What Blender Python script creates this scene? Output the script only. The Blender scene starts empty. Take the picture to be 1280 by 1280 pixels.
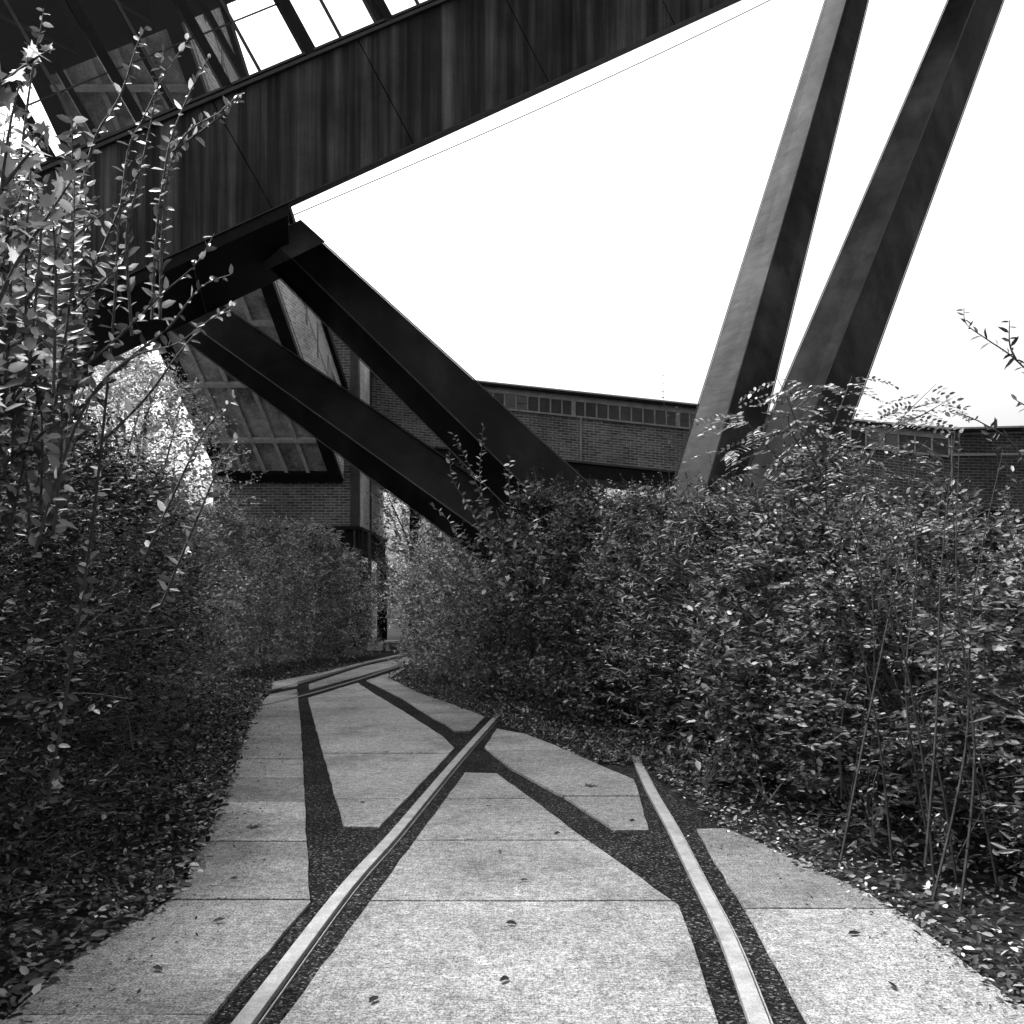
import bpy, math, random
import numpy as np
from mathutils import Vector, noise
R = math.radians
scene = bpy.context.scene
col = scene.collection
F, CX, HY, CAMZ = 1150.0, 640.0, 752.0, 1.4     # focal length in px of a 1280 px frame, horizon row, eye height

def ray(px, py, y):                              # point at depth y seen at a photo position
    return Vector(((px-CX)/F*y, y, CAMZ+(HY-py)/F*y))
def gnd(px, py, z=0.0):
    y = (CAMZ-z)*F/(py-HY)
    return Vector(((px-CX)/F*y, y, z))

# ------------------------------------------------------------------ materials
def mat(name, base=0.1, rough=0.7, spec=0.3, metallic=0.0):
    m = bpy.data.materials.new(name); m.use_nodes = True
    nt = m.node_tree; b = nt.nodes['Principled BSDF']
    b.inputs['Base Color'].default_value = (base, base, base, 1)
    b.inputs['Roughness'].default_value = rough
    b.inputs['Specular IOR Level'].default_value = spec
    b.inputs['Metallic'].default_value = metallic
    return m, nt, b
def N(nt, t, **kw):
    n = nt.nodes.new(t)
    for k, v in kw.items(): setattr(n, k, v)
    return n
def noise_n(nt, vec, scale, detail=4, rough=0.6, mapscale=None):
    if mapscale:
        mp = N(nt, 'ShaderNodeMapping'); mp.inputs['Scale'].default_value = mapscale
        nt.links.new(vec, mp.inputs['Vector']); vec = mp.outputs['Vector']
    n = N(nt, 'ShaderNodeTexNoise'); n.inputs['Scale'].default_value = scale
    n.inputs['Detail'].default_value = detail; n.inputs['Roughness'].default_value = rough
    nt.links.new(vec, n.inputs['Vector'])
    return n.outputs['Fac']
def rampn(nt, fac, stops):
    r = N(nt, 'ShaderNodeValToRGB'); cr = r.color_ramp
    while len(cr.elements) < len(stops): cr.elements.new(0.5)
    for e, (p, v) in zip(cr.elements, stops): e.position = p; e.color = (v, v, v, 1)
    nt.links.new(fac, r.inputs['Fac']); return r.outputs['Color']
def mul(nt, a, b, mode='MULTIPLY', f=1.0):
    n = N(nt, 'ShaderNodeMix', data_type='RGBA', blend_type=mode); n.inputs[0].default_value = f
    nt.links.new(a, n.inputs[6]); nt.links.new(b, n.inputs[7]); return n.outputs[2]
def bump(nt, b, h, dist=0.01, strength=1.0):
    n = N(nt, 'ShaderNodeBump'); n.inputs['Distance'].default_value = dist; n.inputs['Strength'].default_value = strength
    nt.links.new(h, n.inputs['Height']); nt.links.new(n.outputs['Normal'], b.inputs['Normal'])
def objco(nt): return N(nt, 'ShaderNodeTexCoord').outputs['Object']

def m_concrete():
    m, nt, b = mat('concrete', 0.4, 0.85, 0.2); c = objco(nt)
    big = rampn(nt, noise_n(nt, c, 1.1, 5), [(0.3, .33), (0.5, .46), (0.7, .57)])
    grain = rampn(nt, noise_n(nt, c, 110, 4, .9), [(0.38, .12), (0.5, .92), (0.62, 1.7)])
    mid = rampn(nt, noise_n(nt, c, 22, 6, .85), [(0.36, .55), (0.6, 1.15)])
    broom = rampn(nt, noise_n(nt, c, 6, 3, .7, (1.2, 38, 1)), [(0.38, .60), (0.56, 1.10)])
    broom2 = rampn(nt, noise_n(nt, c, 6, 3, .7, (34, 1.0, 1)), [(0.36, .82), (0.56, 1.05)])
    gi = N(nt, 'ShaderNodeNewGeometry').outputs['Random Per Island']
    isl = rampn(nt, gi, [(0, .74), (1, 1.12)])
    stain = rampn(nt, noise_n(nt, c, .9, 8, .75), [(0.38, .66), (0.50, 1.0)])
    o = mul(nt, mul(nt, mul(nt, mul(nt, big, grain), mid), broom), broom2)
    o = mul(nt, mul(nt, o, isl), stain)
    nt.links.new(o, b.inputs['Base Color'])
    h = mul(nt, broom, grain); bump(nt, b, h, 0.006, .9); return m
def m_tar():
    m, nt, b = mat('tar_gravel', 0.04, 0.95, 0.02); c = objco(nt)
    v = N(nt, 'ShaderNodeTexVoronoi'); v.inputs['Scale'].default_value = 110; nt.links.new(c, v.inputs['Vector'])
    s = N(nt, 'ShaderNodeSeparateColor'); nt.links.new(v.outputs['Color'], s.inputs[0])
    g = rampn(nt, s.outputs[0], [(0.0, .003), (0.6, .009), (0.9, .03), (1, .11)])
    big = rampn(nt, noise_n(nt, c, 2.2, 4), [(0.3, .6), (0.7, 1.3)])
    nt.links.new(mul(nt, g, big), b.inputs['Base Color'])
    bump(nt, b, v.outputs['Distance'], 0.006, .8); return m
def m_soil():
    m, nt, b = mat('soil', 0.05, 0.95, 0.02); c = objco(nt)
    a = rampn(nt, noise_n(nt, c, 14, 6, .75), [(0.3, .005), (0.55, .02), (0.75, .05)])
    nt.links.new(a, b.inputs['Base Color']); bump(nt, b, noise_n(nt, c, 30, 5, .7), .03, 1); return m
def m_corten(name, lo, hi, rough=.6, streak=True):
    m, nt, b = mat(name, lo, rough, 0.07); c = objco(nt)
    st = rampn(nt, noise_n(nt, c, 1.0, 6, .62, (6.5, 6.5, .16) if streak else (1.5, 1.5, .8)), [(0.34, lo*.5), (0.46, lo), (0.6, (lo+hi)/2), (0.72, hi)])
    bl = rampn(nt, noise_n(nt, c, 0.7, 4), [(0.35, .55), (0.65, 1.3)])
    fi = rampn(nt, noise_n(nt, c, 60, 3, .8), [(0.3, .8), (0.7, 1.2)])
    nt.links.new(mul(nt, mul(nt, st, bl), fi), b.inputs['Base Color'])
    bump(nt, b, noise_n(nt, c, 1.6, 3, .5, (1, 1, 1.6)), .03, .5)
    return m
def m_brick(name, b1, b2, mortar):
    m, nt, b = mat(name, b1, 0.9, 0.15)
    uv = N(nt, 'ShaderNodeUVMap').outputs['UV']
    t = N(nt, 'ShaderNodeTexBrick'); nt.links.new(uv, t.inputs['Vector'])
    t.inputs['Color1'].default_value = (b1,)*3+(1,); t.inputs['Color2'].default_value = (b2,)*3+(1,)
    t.inputs['Mortar'].default_value = (mortar,)*3+(1,); t.inputs['Scale'].default_value = 1
    t.inputs['Mortar Size'].default_value = .010; t.inputs['Brick Width'].default_value = .26
    t.inputs['Row Height'].default_value = .082; t.inputs['Mortar Smooth'].default_value = .2; t.inputs['Bias'].default_value = -.1
    st = rampn(nt, noise_n(nt, uv, .8, 5, .6), [(0.3, .6), (0.7, 1.3)])
    fi = rampn(nt, noise_n(nt, uv, 9, 4, .8), [(0.3, .65), (0.7, 1.35)])
    nt.links.new(mul(nt, mul(nt, t.outputs['Color'], st), fi), b.inputs['Base Color'])
    bump(nt, b, t.outputs['Fac'], -.006, 1); return m
def m_stain(name, lo, hi, sc=2.0, rough=.85, spec=.2):
    m, nt, b = mat(name, lo, rough, spec); c = objco(nt)
    a = rampn(nt, noise_n(nt, c, sc, 7, .72), [(0.3, lo), (0.5, (lo+hi)/2), (0.7, hi)])
    f = rampn(nt, noise_n(nt, c, sc*14, 4, .8), [(0.3, .6), (0.7, 1.4)])
    nt.links.new(mul(nt, a, f), b.inputs['Base Color']); bump(nt, b, f, .004, .6); return m
def m_leaf(name, lo, hi, rough=.45, trans=.35, spec=.45):
    m, nt, b = mat(name, lo, rough, spec)
    g = N(nt, 'ShaderNodeNewGeometry')
    mp = N(nt, 'ShaderNodeMapRange'); mp.inputs['To Min'].default_value = 0; mp.inputs['To Max'].default_value = 1
    nt.links.new(g.outputs['Random Per Island'], mp.inputs['Value'])
    c = rampn(nt, mp.outputs['Result'], [(0, lo*.35), (.55, lo), (.85, hi), (1, min(.75, hi*2.4))])
    nt.links.new(c, b.inputs['Base Color'])
    tr = N(nt, 'ShaderNodeBsdfTranslucent'); nt.links.new(c, tr.inputs['Color'])
    mx = N(nt, 'ShaderNodeMixShader'); mx.inputs[0].default_value = trans
    nt.links.new(b.outputs[0], mx.inputs[1]); nt.links.new(tr.outputs[0], mx.inputs[2])
    nt.links.new(mx.outputs[0], nt.nodes['Material Output'].inputs['Surface']); return m
def m_glass():
    m = bpy.data.materials.new('window_glass'); m.use_nodes = True; nt = m.node_tree
    nt.nodes.remove(nt.nodes['Principled BSDF'])
    t = N(nt, 'ShaderNodeBsdfTransparent'); t.inputs[0].default_value = (.93, .93, .93, 1)
    g = N(nt, 'ShaderNodeBsdfGlossy'); g.inputs['Roughness'].default_value = .02
    lw = N(nt, 'ShaderNodeLayerWeight'); lw.inputs[0].default_value = .25
    mr = N(nt, 'ShaderNodeMath', operation='MULTIPLY'); mr.inputs[1].default_value = .35; nt.links.new(lw.outputs['Fresnel'], mr.inputs[0])
    x = N(nt, 'ShaderNodeMixShader'); nt.links.new(mr.outputs[0], x.inputs[0])
    nt.links.new(t.outputs[0], x.inputs[1]); nt.links.new(g.outputs[0], x.inputs[2])
    nt.links.new(x.outputs[0], nt.nodes['Material Output'].inputs['Surface']); return m

M = dict(
 concrete=m_concrete(), tar=m_tar(), soil=m_soil(),
 girder=m_corten('rain_streaked_steel', .024, .105, .65),
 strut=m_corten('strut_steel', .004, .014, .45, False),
 strutlit=m_corten('lit_strut_steel', .018, .055, .5, False),  # strut steel in a lighter tone, painting in the light on the right pair
 steel=m_stain('dark_steel', .005, .014, 3, .6, .08),
 frame=m_stain('grey_frame_steel', .015, .045, 5, .6, .3),
 rail=m_stain('worn_rail', .10, .26, 9, .55, .4),
 darkrail=m_stain('rusty_rail', .02, .05, 9, .6, .3),
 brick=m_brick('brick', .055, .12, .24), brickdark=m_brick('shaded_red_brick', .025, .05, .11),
 bricklit=m_brick('lit_side_brick', .30, .44, .6),  # brick lightened so right-facing walls look lit, light put into the colour
 collar=m_stain('collar_steel', .05, .12, 4, .6, .3), ribs=m_stain('soffit_rib', .26, .46, 5), plaster=m_stain('concrete_trim', .12, .26, 3), panel=m_stain('stained_soffit', .03, .50, 1.3),
 pane=m_stain('dark_window_pane', .006, .05, .9, .12, .5), panelight=m_stain('dusty_window_pane', .04, .11, 1.4, .3, .5),
 glass=m_glass(), stone=m_stain('pale_stone', .2, .42, 6),
 bark=m_stain('bark', .03, .10, 20), twig=m_stain('twig', .03, .10, 30, .7), deadtwig=m_stain('dead_stem', .10, .24, 30, .7),
 leaf=m_leaf('leaf', .035, .15, .5, .4, .4), leafmid=m_leaf('mid_leaf', .16, .36, .5, .4, .4), leafnear=m_leaf('glossy_leaf', .08, .28, .4, .45, .5), leafdark=m_leaf('dark_leaf', .014, .045, .5, .2, .3),
 leafpale=m_leaf('pale_leaf', .24, .48, .5, .55), leafbig=m_leaf('maple_leaf', .14, .30, .4, .45, .5), litter=m_leaf('litter_leaf', .035, .16, .7, .1, .2),
)

# ------------------------------------------------------------------ mesh builder
class MB:
    def __init__(s): s.v = []; s.f = []; s.m = []; s.slots = []
    def slot(s, m):
        if m not in s.slots: s.slots.append(m)
        return s.slots.index(m)
    def face(s, pts, m=None):
        i = len(s.v); s.v += [tuple(p) for p in pts]; s.f.append(tuple(range(i, i+len(pts)))); s.m.append(s.slot(m) if m else 0)
    def hexa(s, a, b, m=None):                   # two 4-point ends -> closed box
        i = len(s.v); s.v += [tuple(p) for p in list(a)+list(b)]; k = s.slot(m) if m else 0
        for q in ((3,2,1,0), (4,5,6,7), (0,1,5,4), (1,2,6,5), (2,3,7,6), (3,0,4,7)):
            s.f.append(tuple(i+j for j in q)); s.m.append(k)
    def box(s, lo, hi, m=None):
        (a,b,c),(d,e,f) = lo, hi
        s.hexa([(a,b,c),(d,b,c),(d,e,c),(a,e,c)], [(a,b,f),(d,b,f),(d,e,f),(a,e,f)], m)
    def bar(s, p, q, w, h, side=Vector((0,1,0)), m=None):   # rectangular bar, w along 'side', h the other way
        p, q = Vector(p), Vector(q); d = (q-p).normalized(); sd = (side-d*side.dot(d)).normalized(); u = d.cross(sd)
        c = [sd*w/2+u*h/2, sd*w/2-u*h/2, -sd*w/2-u*h/2, -sd*w/2+u*h/2]
        s.hexa([p+x for x in c], [q+x for x in c], m)
    def tube(s, pts, r0, r1, n=4, m=None):
        k = s.slot(m) if m else 0; L = len(pts); i0 = len(s.v)
        for j, p in enumerate(pts):
            p = Vector(p); d = (Vector(pts[min(j+1,L-1)])-Vector(pts[max(j-1,0)])).normalized()
            a = d.orthogonal().normalized(); b = d.cross(a); r = r0+(r1-r0)*j/max(L-1,1)
            for t in range(n):
                an = 2*math.pi*t/n; s.v.append(tuple(p+a*r*math.cos(an)+b*r*math.sin(an)))
        for j in range(L-1):
            for t in range(n):
                a = i0+j*n+t; b = i0+j*n+(t+1)%n
                s.f.append((a,b,b+n,a+n)); s.m.append(k)
    def prism(s, poly, z0, z1, m=None):          # poly: list of (x,y)
        k = s.slot(m) if m else 0; n = len(poly); i = len(s.v)
        s.v += [(p[0],p[1],z0) for p in poly]+[(p[0],p[1],z1) for p in poly]
        s.f.append(tuple(range(i+n,i+2*n))); s.m.append(k); s.f.append(tuple(range(i+n-1,i-1,-1))); s.m.append(k)
        for j in range(n):
            s.f.append((i+j,i+(j+1)%n,i+n+(j+1)%n,i+n+j)); s.m.append(k)
    def build(s, name, m, parent=None, uv=False, shear=0.0, bevel=0, smooth=False):
        me = bpy.data.meshes.new(name); me.from_pydata(s.v, [], s.f)
        for x in ([m] if not s.slots else s.slots): me.materials.append(x)
        if s.slots: me.polygons.foreach_set('material_index', s.m)
        me.validate(); me.update()
        if uv:
            u = me.uv_layers.new(name='UVMap')
            for p in me.polygons:
                n = p.normal; up = Vector((0,0,1)) if abs(n.z) < .9 else Vector((0,1,0))
                t = up.cross(n).normalized()
                for li in p.loop_indices:
                    c = me.vertices[me.loops[li].vertex_index].co
                    uu = c.dot(t); u.data[li].uv = (uu, c.dot(up)-shear*uu)
        o = bpy.data.objects.new(name, me); col.objects.link(o)
        if parent: link(o, parent)
        if bevel:
            b = o.modifiers.new('bevel', 'BEVEL'); b.width = bevel; b.segments = 2
        if smooth: me.polygons.foreach_set('use_smooth', [True]*len(me.polygons))
        return o
def link(o, parent):
    o.parent = parent; o.matrix_parent_inverse = parent.matrix_basis.inverted()
def tag(o, label=None, cat=None, group=None, kind=None):
    if label: o['label'] = label
    if cat: o['category'] = cat
    if group: o['group'] = group
    if kind: o['kind'] = kind
    return o
def empty(name, loc=(0,0,0), rz=0):
    o = bpy.data.objects.new(name, None); o.location = loc; o.rotation_euler = (0,0,rz); o.empty_display_size = .3
    col.objects.link(o); return o

# ------------------------------------------------------------------ leaves
def npmesh(name, v, f, mats, mi=None):
    me = bpy.data.meshes.new(name); v = np.asarray(v, 'f').reshape(-1,3); f = np.asarray(f, 'i')
    k = f.shape[1]
    me.vertices.add(len(v)); me.vertices.foreach_set('co', v.ravel())
    me.loops.add(f.size); me.loops.foreach_set('vertex_index', f.ravel())
    me.polygons.add(len(f)); me.polygons.foreach_set('loop_start', np.arange(0, f.size, k, dtype='i'))
    for m in mats: me.materials.append(m)
    me.update(calc_edges=True); return me
def nrm(a): return a/np.maximum(np.linalg.norm(a, axis=1, keepdims=True), 1e-6)
OVAL = (np.array([[0,0,0],[-.22,.28,.05],[-.20,.66,.06],[0,1,-.05],[.20,.66,.06],[.22,.28,.05]]), [[0,3,2,1],[0,5,4,3]])
LANCE = (np.array([[0,0,0],[-.13,.3,.04],[-.11,.65,.03],[0,1,-.1],[.11,.65,.03],[.13,.3,.04]]), [[0,3,2,1],[0,5,4,3]])
def _maple():
    a = [(0,0),(.10,.10),(.42,.0),(.30,.22),(.55,.45),(.28,.44),(.24,.62),(.12,.60),(0,1),(-.12,.60),(-.24,.62),(-.28,.44),(-.55,.45),(-.30,.22),(-.42,.0),(-.10,.10)]
    v = [(x,y,.12*abs(x)-.18*y*y) for x,y in a]+[(0,.35,0)]
    f = [[16,i,(i+1)%16,(i+1)%16] for i in range(16)]
    return np.array(v), [[16,i,(i+1)%16] for i in range(16)]
MAPLE = _maple()
def leaves(P, D, NRM, S, shape=OVAL):            # P base, D direction, NRM approx normal, S length
    D = nrm(D); X = nrm(np.cross(D, NRM)); Z = np.cross(X, D)
    T, fc = shape; n = len(P)
    V = P[:,None,:]+S[:,None,None]*(T[None,:,0,None]*X[:,None,:]+T[None,:,1,None]*D[:,None,:]+T[None,:,2,None]*Z[:,None,:])
    Fc = (np.array(fc)[None]+(np.arange(n)*len(T))[:,None,None]).reshape(-1, len(fc[0]))
    return V.reshape(-1,3), Fc

def twig_leaves(rng, A, B, n, L, bend=.25, droop=.2, up=.75):
    """leaves alternate along twigs A->B (arrays), n per twig"""
    m = len(A); t = np.tile((np.arange(n)+.6)/n, (m,1)); t += rng.uniform(-.3,.3,t.shape)/n
    D = B-A; P = A[:,None]+D[:,None]*t[:,:,None]; P[:,:,2] -= (t**2)*droop*np.linalg.norm(D,axis=1)[:,None]*.5
    d = nrm(D); s = nrm(np.cross(d, np.array([0,0,1.])+rng.normal(0,.2,d.shape)))
    sg = np.where((np.arange(n)%2)==0, 1, -1)[None,:,None]
    LD = d[:,None]*.55+s[:,None]*sg+rng.normal(0,.35,(m,n,3)); LD[:,:,2] -= .1
    NR = np.zeros((m,n,3)); NR[...,2] = up*.9; NR += rng.normal(0,.55,(m,n,3))
    S = L*rng.uniform(.6,1.25,(m,n))*(1-.35*t)*rng.uniform(.55,1.5,(m,1))
    return P.reshape(-1,3), LD.reshape(-1,3), NR.reshape(-1,3), S.reshape(-1)
def pinnate(rng, A, D, L, n=8, lf=.035):
    """compound leaves: rachis from A along D, n leaflet pairs"""
    m = len(A); D = nrm(D); s = nrm(np.cross(D, np.tile([0,0,1.],(m,1))+rng.normal(0,.3,(m,3)))); Z = np.cross(s, D)
    P=[];LD=[];NR=[];S=[]
    for k in range(n):
        t=(k+1.2)/(n+1)
        for sg in (1,-1):
            p = A+D*(L*t)[:,None]; p = p-np.array([0,0,1.])*(L*t*t*.35)[:,None]
            P.append(p); LD.append(s*sg+D*.25+rng.normal(0,.12,(m,3))); NR.append(Z+rng.normal(0,.25,(m,3))); S.append(np.full(m,lf)*rng.uniform(.8,1.15,m))
    return np.concatenate(P), np.concatenate(LD), np.concatenate(NR), np.concatenate(S)

def make_plant(seed, h, r, ntw, nl, L, tl=.38, leafmat='leaf', stems=7, shoots=10, base=.0, kind='oval', hole=.12, body='shrub', top=1.0):
    rng = np.random.default_rng(seed); rnd = random.Random(seed)
    off = Vector((seed*7.3, seed*3.1, 0))
    A = []
    while len(A) < ntw:
        t = base+(1-base)*rng.random()**.85; a = rng.random()*2*math.pi
        if body == 'shrub': Rr = r*(.72+.36*math.sin(math.pi*min(1,t*1.05)))*(1-.62*t**3*top)
        else: Rr = r*math.sin(math.pi*min(.98,max(.06,(t-base)/(1-base)*.9+.12)))**.6
        q = Rr*(rng.random()**.45); q *= 1+.55*noise.noise(Vector((math.cos(a)*1.5, math.sin(a)*1.5, t*3.2))+off)
        p = Vector((q*math.cos(a), q*math.sin(a), t*h))
        if noise.noise(p*(2.0 if body == 'shrub' else .9)+off) < -hole+rng.random()*.2-.1: continue
        A.append(p)
    A = np.array([tuple(p) for p in A])
    out = A*np.array([1,1,0]); out = out/np.maximum(np.linalg.norm(out,axis=1,keepdims=True),.2)
    D = out*.75+np.array([0,0,.55])+rng.normal(0,.5,A.shape); D = nrm(D)*(tl*rng.uniform(.5,1.2,(len(A),1)))
    B = A+D
    # leader shoots standing above the crown
    sa, sb = [], []
    for k in range(shoots):
        a = rng.random()*6.28; q = r*.75*math.sqrt(rng.random()); b0 = Vector((q*math.cos(a), q*math.sin(a), h*rng.uniform(.72,.95)))
        l = rng.uniform(.3,1.1)*.27*min(h,3); b1 = b0+Vector((rng.normal(0,.2),rng.normal(0,.2),1)).normalized()*l
        sa.append(tuple(b0)); sb.append(tuple(b1))
    parts = []
    if kind == 'pinnate':
        PA, PD = [], []
        for k in range(5):
            tt = rng.uniform(.1,1,(len(A),1)); PA.append(A+D*tt); PD.append(nrm(D)*.5+rng.normal(0,.7,A.shape)+np.array([0,0,.15]))
        PA = np.concatenate(PA); PD = np.concatenate(PD)
        parts.append(pinnate(rng, PA, PD, rng.uniform(.15,.24,len(PA)), nl, L))
    else:
        parts.append(twig_leaves(rng, A, B, nl, L))
    if shoots:
        parts.append(twig_leaves(rng, np.array(sa), np.array(sb), 22, L*.95, up=1))
    P, LD, NR, S = [np.concatenate([q[i] for q in parts]) for i in range(4)]
    keep = P[:,2] > .02; P, LD, NR, S = P[keep], LD[keep], NR[keep], S[keep]
    V, Fc = leaves(P, LD, NR, S, LANCE if kind == 'lance' else OVAL)
    fol = npmesh('foliage', V, Fc, [M[leafmat]])
    mb = MB()
    for i in range(0, len(A), 3 if body == 'shrub' else 5): mb.tube([A[i], (A[i]+B[i])/2+np.array([0,0,.01]), B[i]], .004, .0015, 3)
    for a, b in zip(sa, sb): mb.tube([a, b], .005, .002, 3)
    for k in range(stems):
        a = rnd.random()*6.28; q = r*rnd.uniform(.3,.95); hh = h*rnd.uniform(.65,.98)
        e = Vector((q*math.cos(a), q*math.sin(a), hh)); b0 = Vector((rnd.uniform(-.15,.15)*r, rnd.uniform(-.15,.15)*r, -.03))
        pts = [b0+(e-b0)*t+Vector((0,0,1))*math.sin(t*math.pi)*.1*h+Vector((rnd.uniform(-.04,.04),rnd.uniform(-.04,.04),0))*h*.3 for t in (0,.25,.5,.75,1)]
        pts[0] = b0
        mb.tube(pts, .012 if body=='shrub' else .045*h/6, .004, 5)
        for j in range(4):
            s = pts[1+j%3]; d = Vector((rnd.uniform(-1,1),rnd.uniform(-1,1),rnd.uniform(.3,1))).normalized()*r*.7
            mb.tube([s, s+d*.5+Vector((0,0,.04)), s+d], .007, .003, 4)
    if body == 'tree':
        tp = [Vector((0,0,-.05)), Vector((.05*r,0,h*.25)), Vector((-.04*r,.04*r,h*.5)), Vector((0,0,h*.9))]
        mb.tube(tp, h*.018, h*.004, 8)
    sm = mb.build('stems', M['twig'] if body=='shrub' else M['bark'])
    me = sm.data; bpy.data.objects.remove(sm)
    return fol, me
def put(name, cat, label, proto, x, y, rz=0, s=1.0, sz=None, group=None, fn='foliage', sn='stems'):
    root = empty(name, (x, y, 0), rz); tag(root, label, cat, group)
    for nm, me in ((fn, proto[0]), (sn, proto[1])):
        o = bpy.data.objects.new(nm, me); col.objects.link(o); o.parent = root; o.scale = (s, s, sz or s)
    return root

# ------------------------------------------------------------------ GROUND, PATH
g = MB()
xs = [-300,-60,-20,-12,-8,-6,-5,-4,-3,-2,-1,0,1,2,3,4,5,6,8,12,20,60,300]
g.face([(-400,-60,-.03),(400,-60,-.03),(400,700,-.03),(-400,700,-.03)])
tag(g.build('ground', M['soil']), kind='structure')

base_px = [(-30,1310),(9,1272),(75,1211),(130,1176),(176,1149),(204,1130),(218,1120),(245,1069),(272,1011),(295,950),(310,905),(320,884),(338,853),(400,841),(450,829),(505,816),
           (600,806),(640,812),(560,832),(512,838),(487,848),(525,866),(560,878),(600,892),(636,886),(654,916),(692,930),(747,954),(800,940),(830,985),(880,1020),
           (910,1036),(967,1060),(1025,1089),(1078,1113),(1131,1145),(1184,1187),(1238,1230),(1300,1278)]
bp = [gnd(*p) for p in base_px]
bp = [Vector((-1.75,1.0,0))]+[Vector((p.x,p.y,0)) for p in bp]+[Vector((1.8,1.0,0))]
b = MB(); b.prism([(p.x,p.y) for p in bp][::-1], -.028, -.006)
pth = tag(b.build('path', M['tar']), kind='structure')

def clip(poly, y, keep_above):
    out = []
    for i in range(len(poly)):
        a, c = poly[i], poly[(i+1)%len(poly)]
        ia, ic = (a[1] >= y) == keep_above, (c[1] >= y) == keep_above
        if ia: out.append(a)
        if ia != ic:
            t = (y-a[1])/(c[1]-a[1]); out.append((a[0]+(c[0]-a[0])*t, y))
    return out
def rough_edge(poly, rnd):
    out = []
    for i in range(len(poly)):
        a, c = Vector(poly[i]), Vector(poly[(i+1)%len(poly)]); L = (c-a).length; n = max(1, int(L/.18))
        for k in range(n):
            p = a+(c-a)*(k/n)
            if k: p += Vector((rnd.uniform(-1,1), rnd.uniform(-1,1)))*.005
            out.append((p.x,p.y))
    return out
rnd = random.Random(5)
slabs = [
 ([(-30,1316),(11,1273),(77,1212),(132,1177),(178,1150),(206,1131),(220,1121),(247,1070),(274,1012),(297,951),(312,906),(322,886),(334,873),(372,868),(375,900),(379,960),(383,1050),(388,1130),(262,1276),(230,1310)],
   [1272,1127,1054,1004,974,950,920,897]),
 ([(385,873),(391,897),(430,1035),(474,1036),(568,936),(555,923),(540,913),(517,898),(490,881),(468,868),(447,854),(405,867)], [1000,943,887.5]),
 ([(458,851),(507,835),(486,848),(525,867),(560,879),(600,894),(606,897),(588,915),(569,915),(555,905),(542,899),(505,875),(482,863)], [905,880,862]),
 ([(621,912),(606,935),(637,961),(706,998),(769,1039.5),(811,1039.5),(796,985),(792,976),(747,957),(692,932),(654,918)], [997,939]),
 ([(581,967),(621,968),(662,998),(725,1046),(848,1134),(858,1160),(897,1280),(905,1310),(330,1310),(358,1273),(465,1126),(550,1010)], [1129,1052.6,999.8]),
 ([(871,1038),(908,1037),(967,1062),(1025,1091),(1078,1115),(1131,1147),(1184,1189),(1238,1232),(1290,1272),(1300,1310),(1030,1310),(1006,1274),(940,1152),(887,1067)], [1138]),
 ([(387,863),(450,846),(507,829),(600,816),(560,812),(505,822),(452,834),(386,856)], []),
 ([(340,863),(372,858),(372,853),(450,831),(505,818),(590,808),(505,817),(450,829),(400,842),(339,853)], []),
 ([(326,880),(337,869),(371,862),(372,866),(334,876)], []),
]
s = MB()
for pl, js in slabs:
    P = [gnd(*p) for p in pl]; P = [(p.x,p.y) for p in P]
    ys = sorted(gnd(640,j).y for j in js); pieces = []; cur = P
    for y in ys:
        gp_ = .005+.0011*y; lo = clip(cur, y-gp_, False); hi = clip(cur, y+gp_, True)
        if len(lo) > 2: pieces.append(lo)
        cur = hi
    if len(cur) > 2: pieces.append(cur)
    for q in pieces:
        q = rough_edge(q, rnd)
        ar = sum(q[i][0]*q[(i+1)%len(q)][1]-q[(i+1)%len(q)][0]*q[i][1] for i in range(len(q)))
        if ar < 0: q = q[::-1]
        s.prism(q, -.03, .012+rnd.uniform(-.002,.002))
so = s.build('concrete_paving', M['concrete'], bevel=.004); tag(so, kind='structure')

# rails set flush in the tar
def rail(px, w, m, label, h=.018):
    P = [gnd(*p) for p in px]; Q = []
    for i in range(len(P)-1):                     # smooth a little
        for k in range(4): 
            t = k/4; p0=P[max(i-1,0)];p1=P[i];p2=P[i+1];p3=P[min(i+2,len(P)-1)]
            Q.append(.5*((2*p1)+(-p0+p2)*t+(2*p0-5*p1+4*p2-p3)*t*t+(-p0+3*p1-3*p2+p3)*t**3))
    Q.append(P[-1]); root = empty('rail', Q[0])
    def strip(off0, off1, z0, z1, name):
        mb = MB(); sec = []
        for i, p in enumerate(Q):
            d = (Q[min(i+1,len(Q)-1)]-Q[max(i-1,0)]); d.z = 0; d.normalize(); n = Vector((d.y,-d.x,0))
            a, c = p+n*off0, p+n*off1
            sec.append([Vector((a.x,a.y,z0)),Vector((c.x,c.y,z0)),Vector((c.x,c.y,z1)),Vector((a.x,a.y,z1))])
        i0 = len(mb.v)
        for q in sec: mb.v += [tuple(x) for x in q]
        for i in range(len(sec)-1):
            for k in range(4):
                a = i*4+k; c = i*4+(k+1)%4
                mb.f.append((a,c,c+4,a+4)); mb.m.append(0)
        mb.f.append((3,2,1,0)); mb.m.append(0); e = 4*(len(sec)-1); mb.f.append((e,e+1,e+2,e+3)); mb.m.append(0)
        return mb.build(name, m, root, bevel=.004)
    strip(-w/2, w/2, -.03, h, 'rail_head')
    if w > .06 and m is M['rail']: strip(w/2+.010, w/2+.016, -.03, h-.016, 'guard_strip')
    return tag(root, label, 'rail', 'railway rails left in the path')
rail([(280,1310),(311,1273),(431,1114),(492,1046),(547,980),(584,937),(624,893)], .068, M['rail'], 'worn pale rail running from the lower left up to the grass at mid path')
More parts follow.
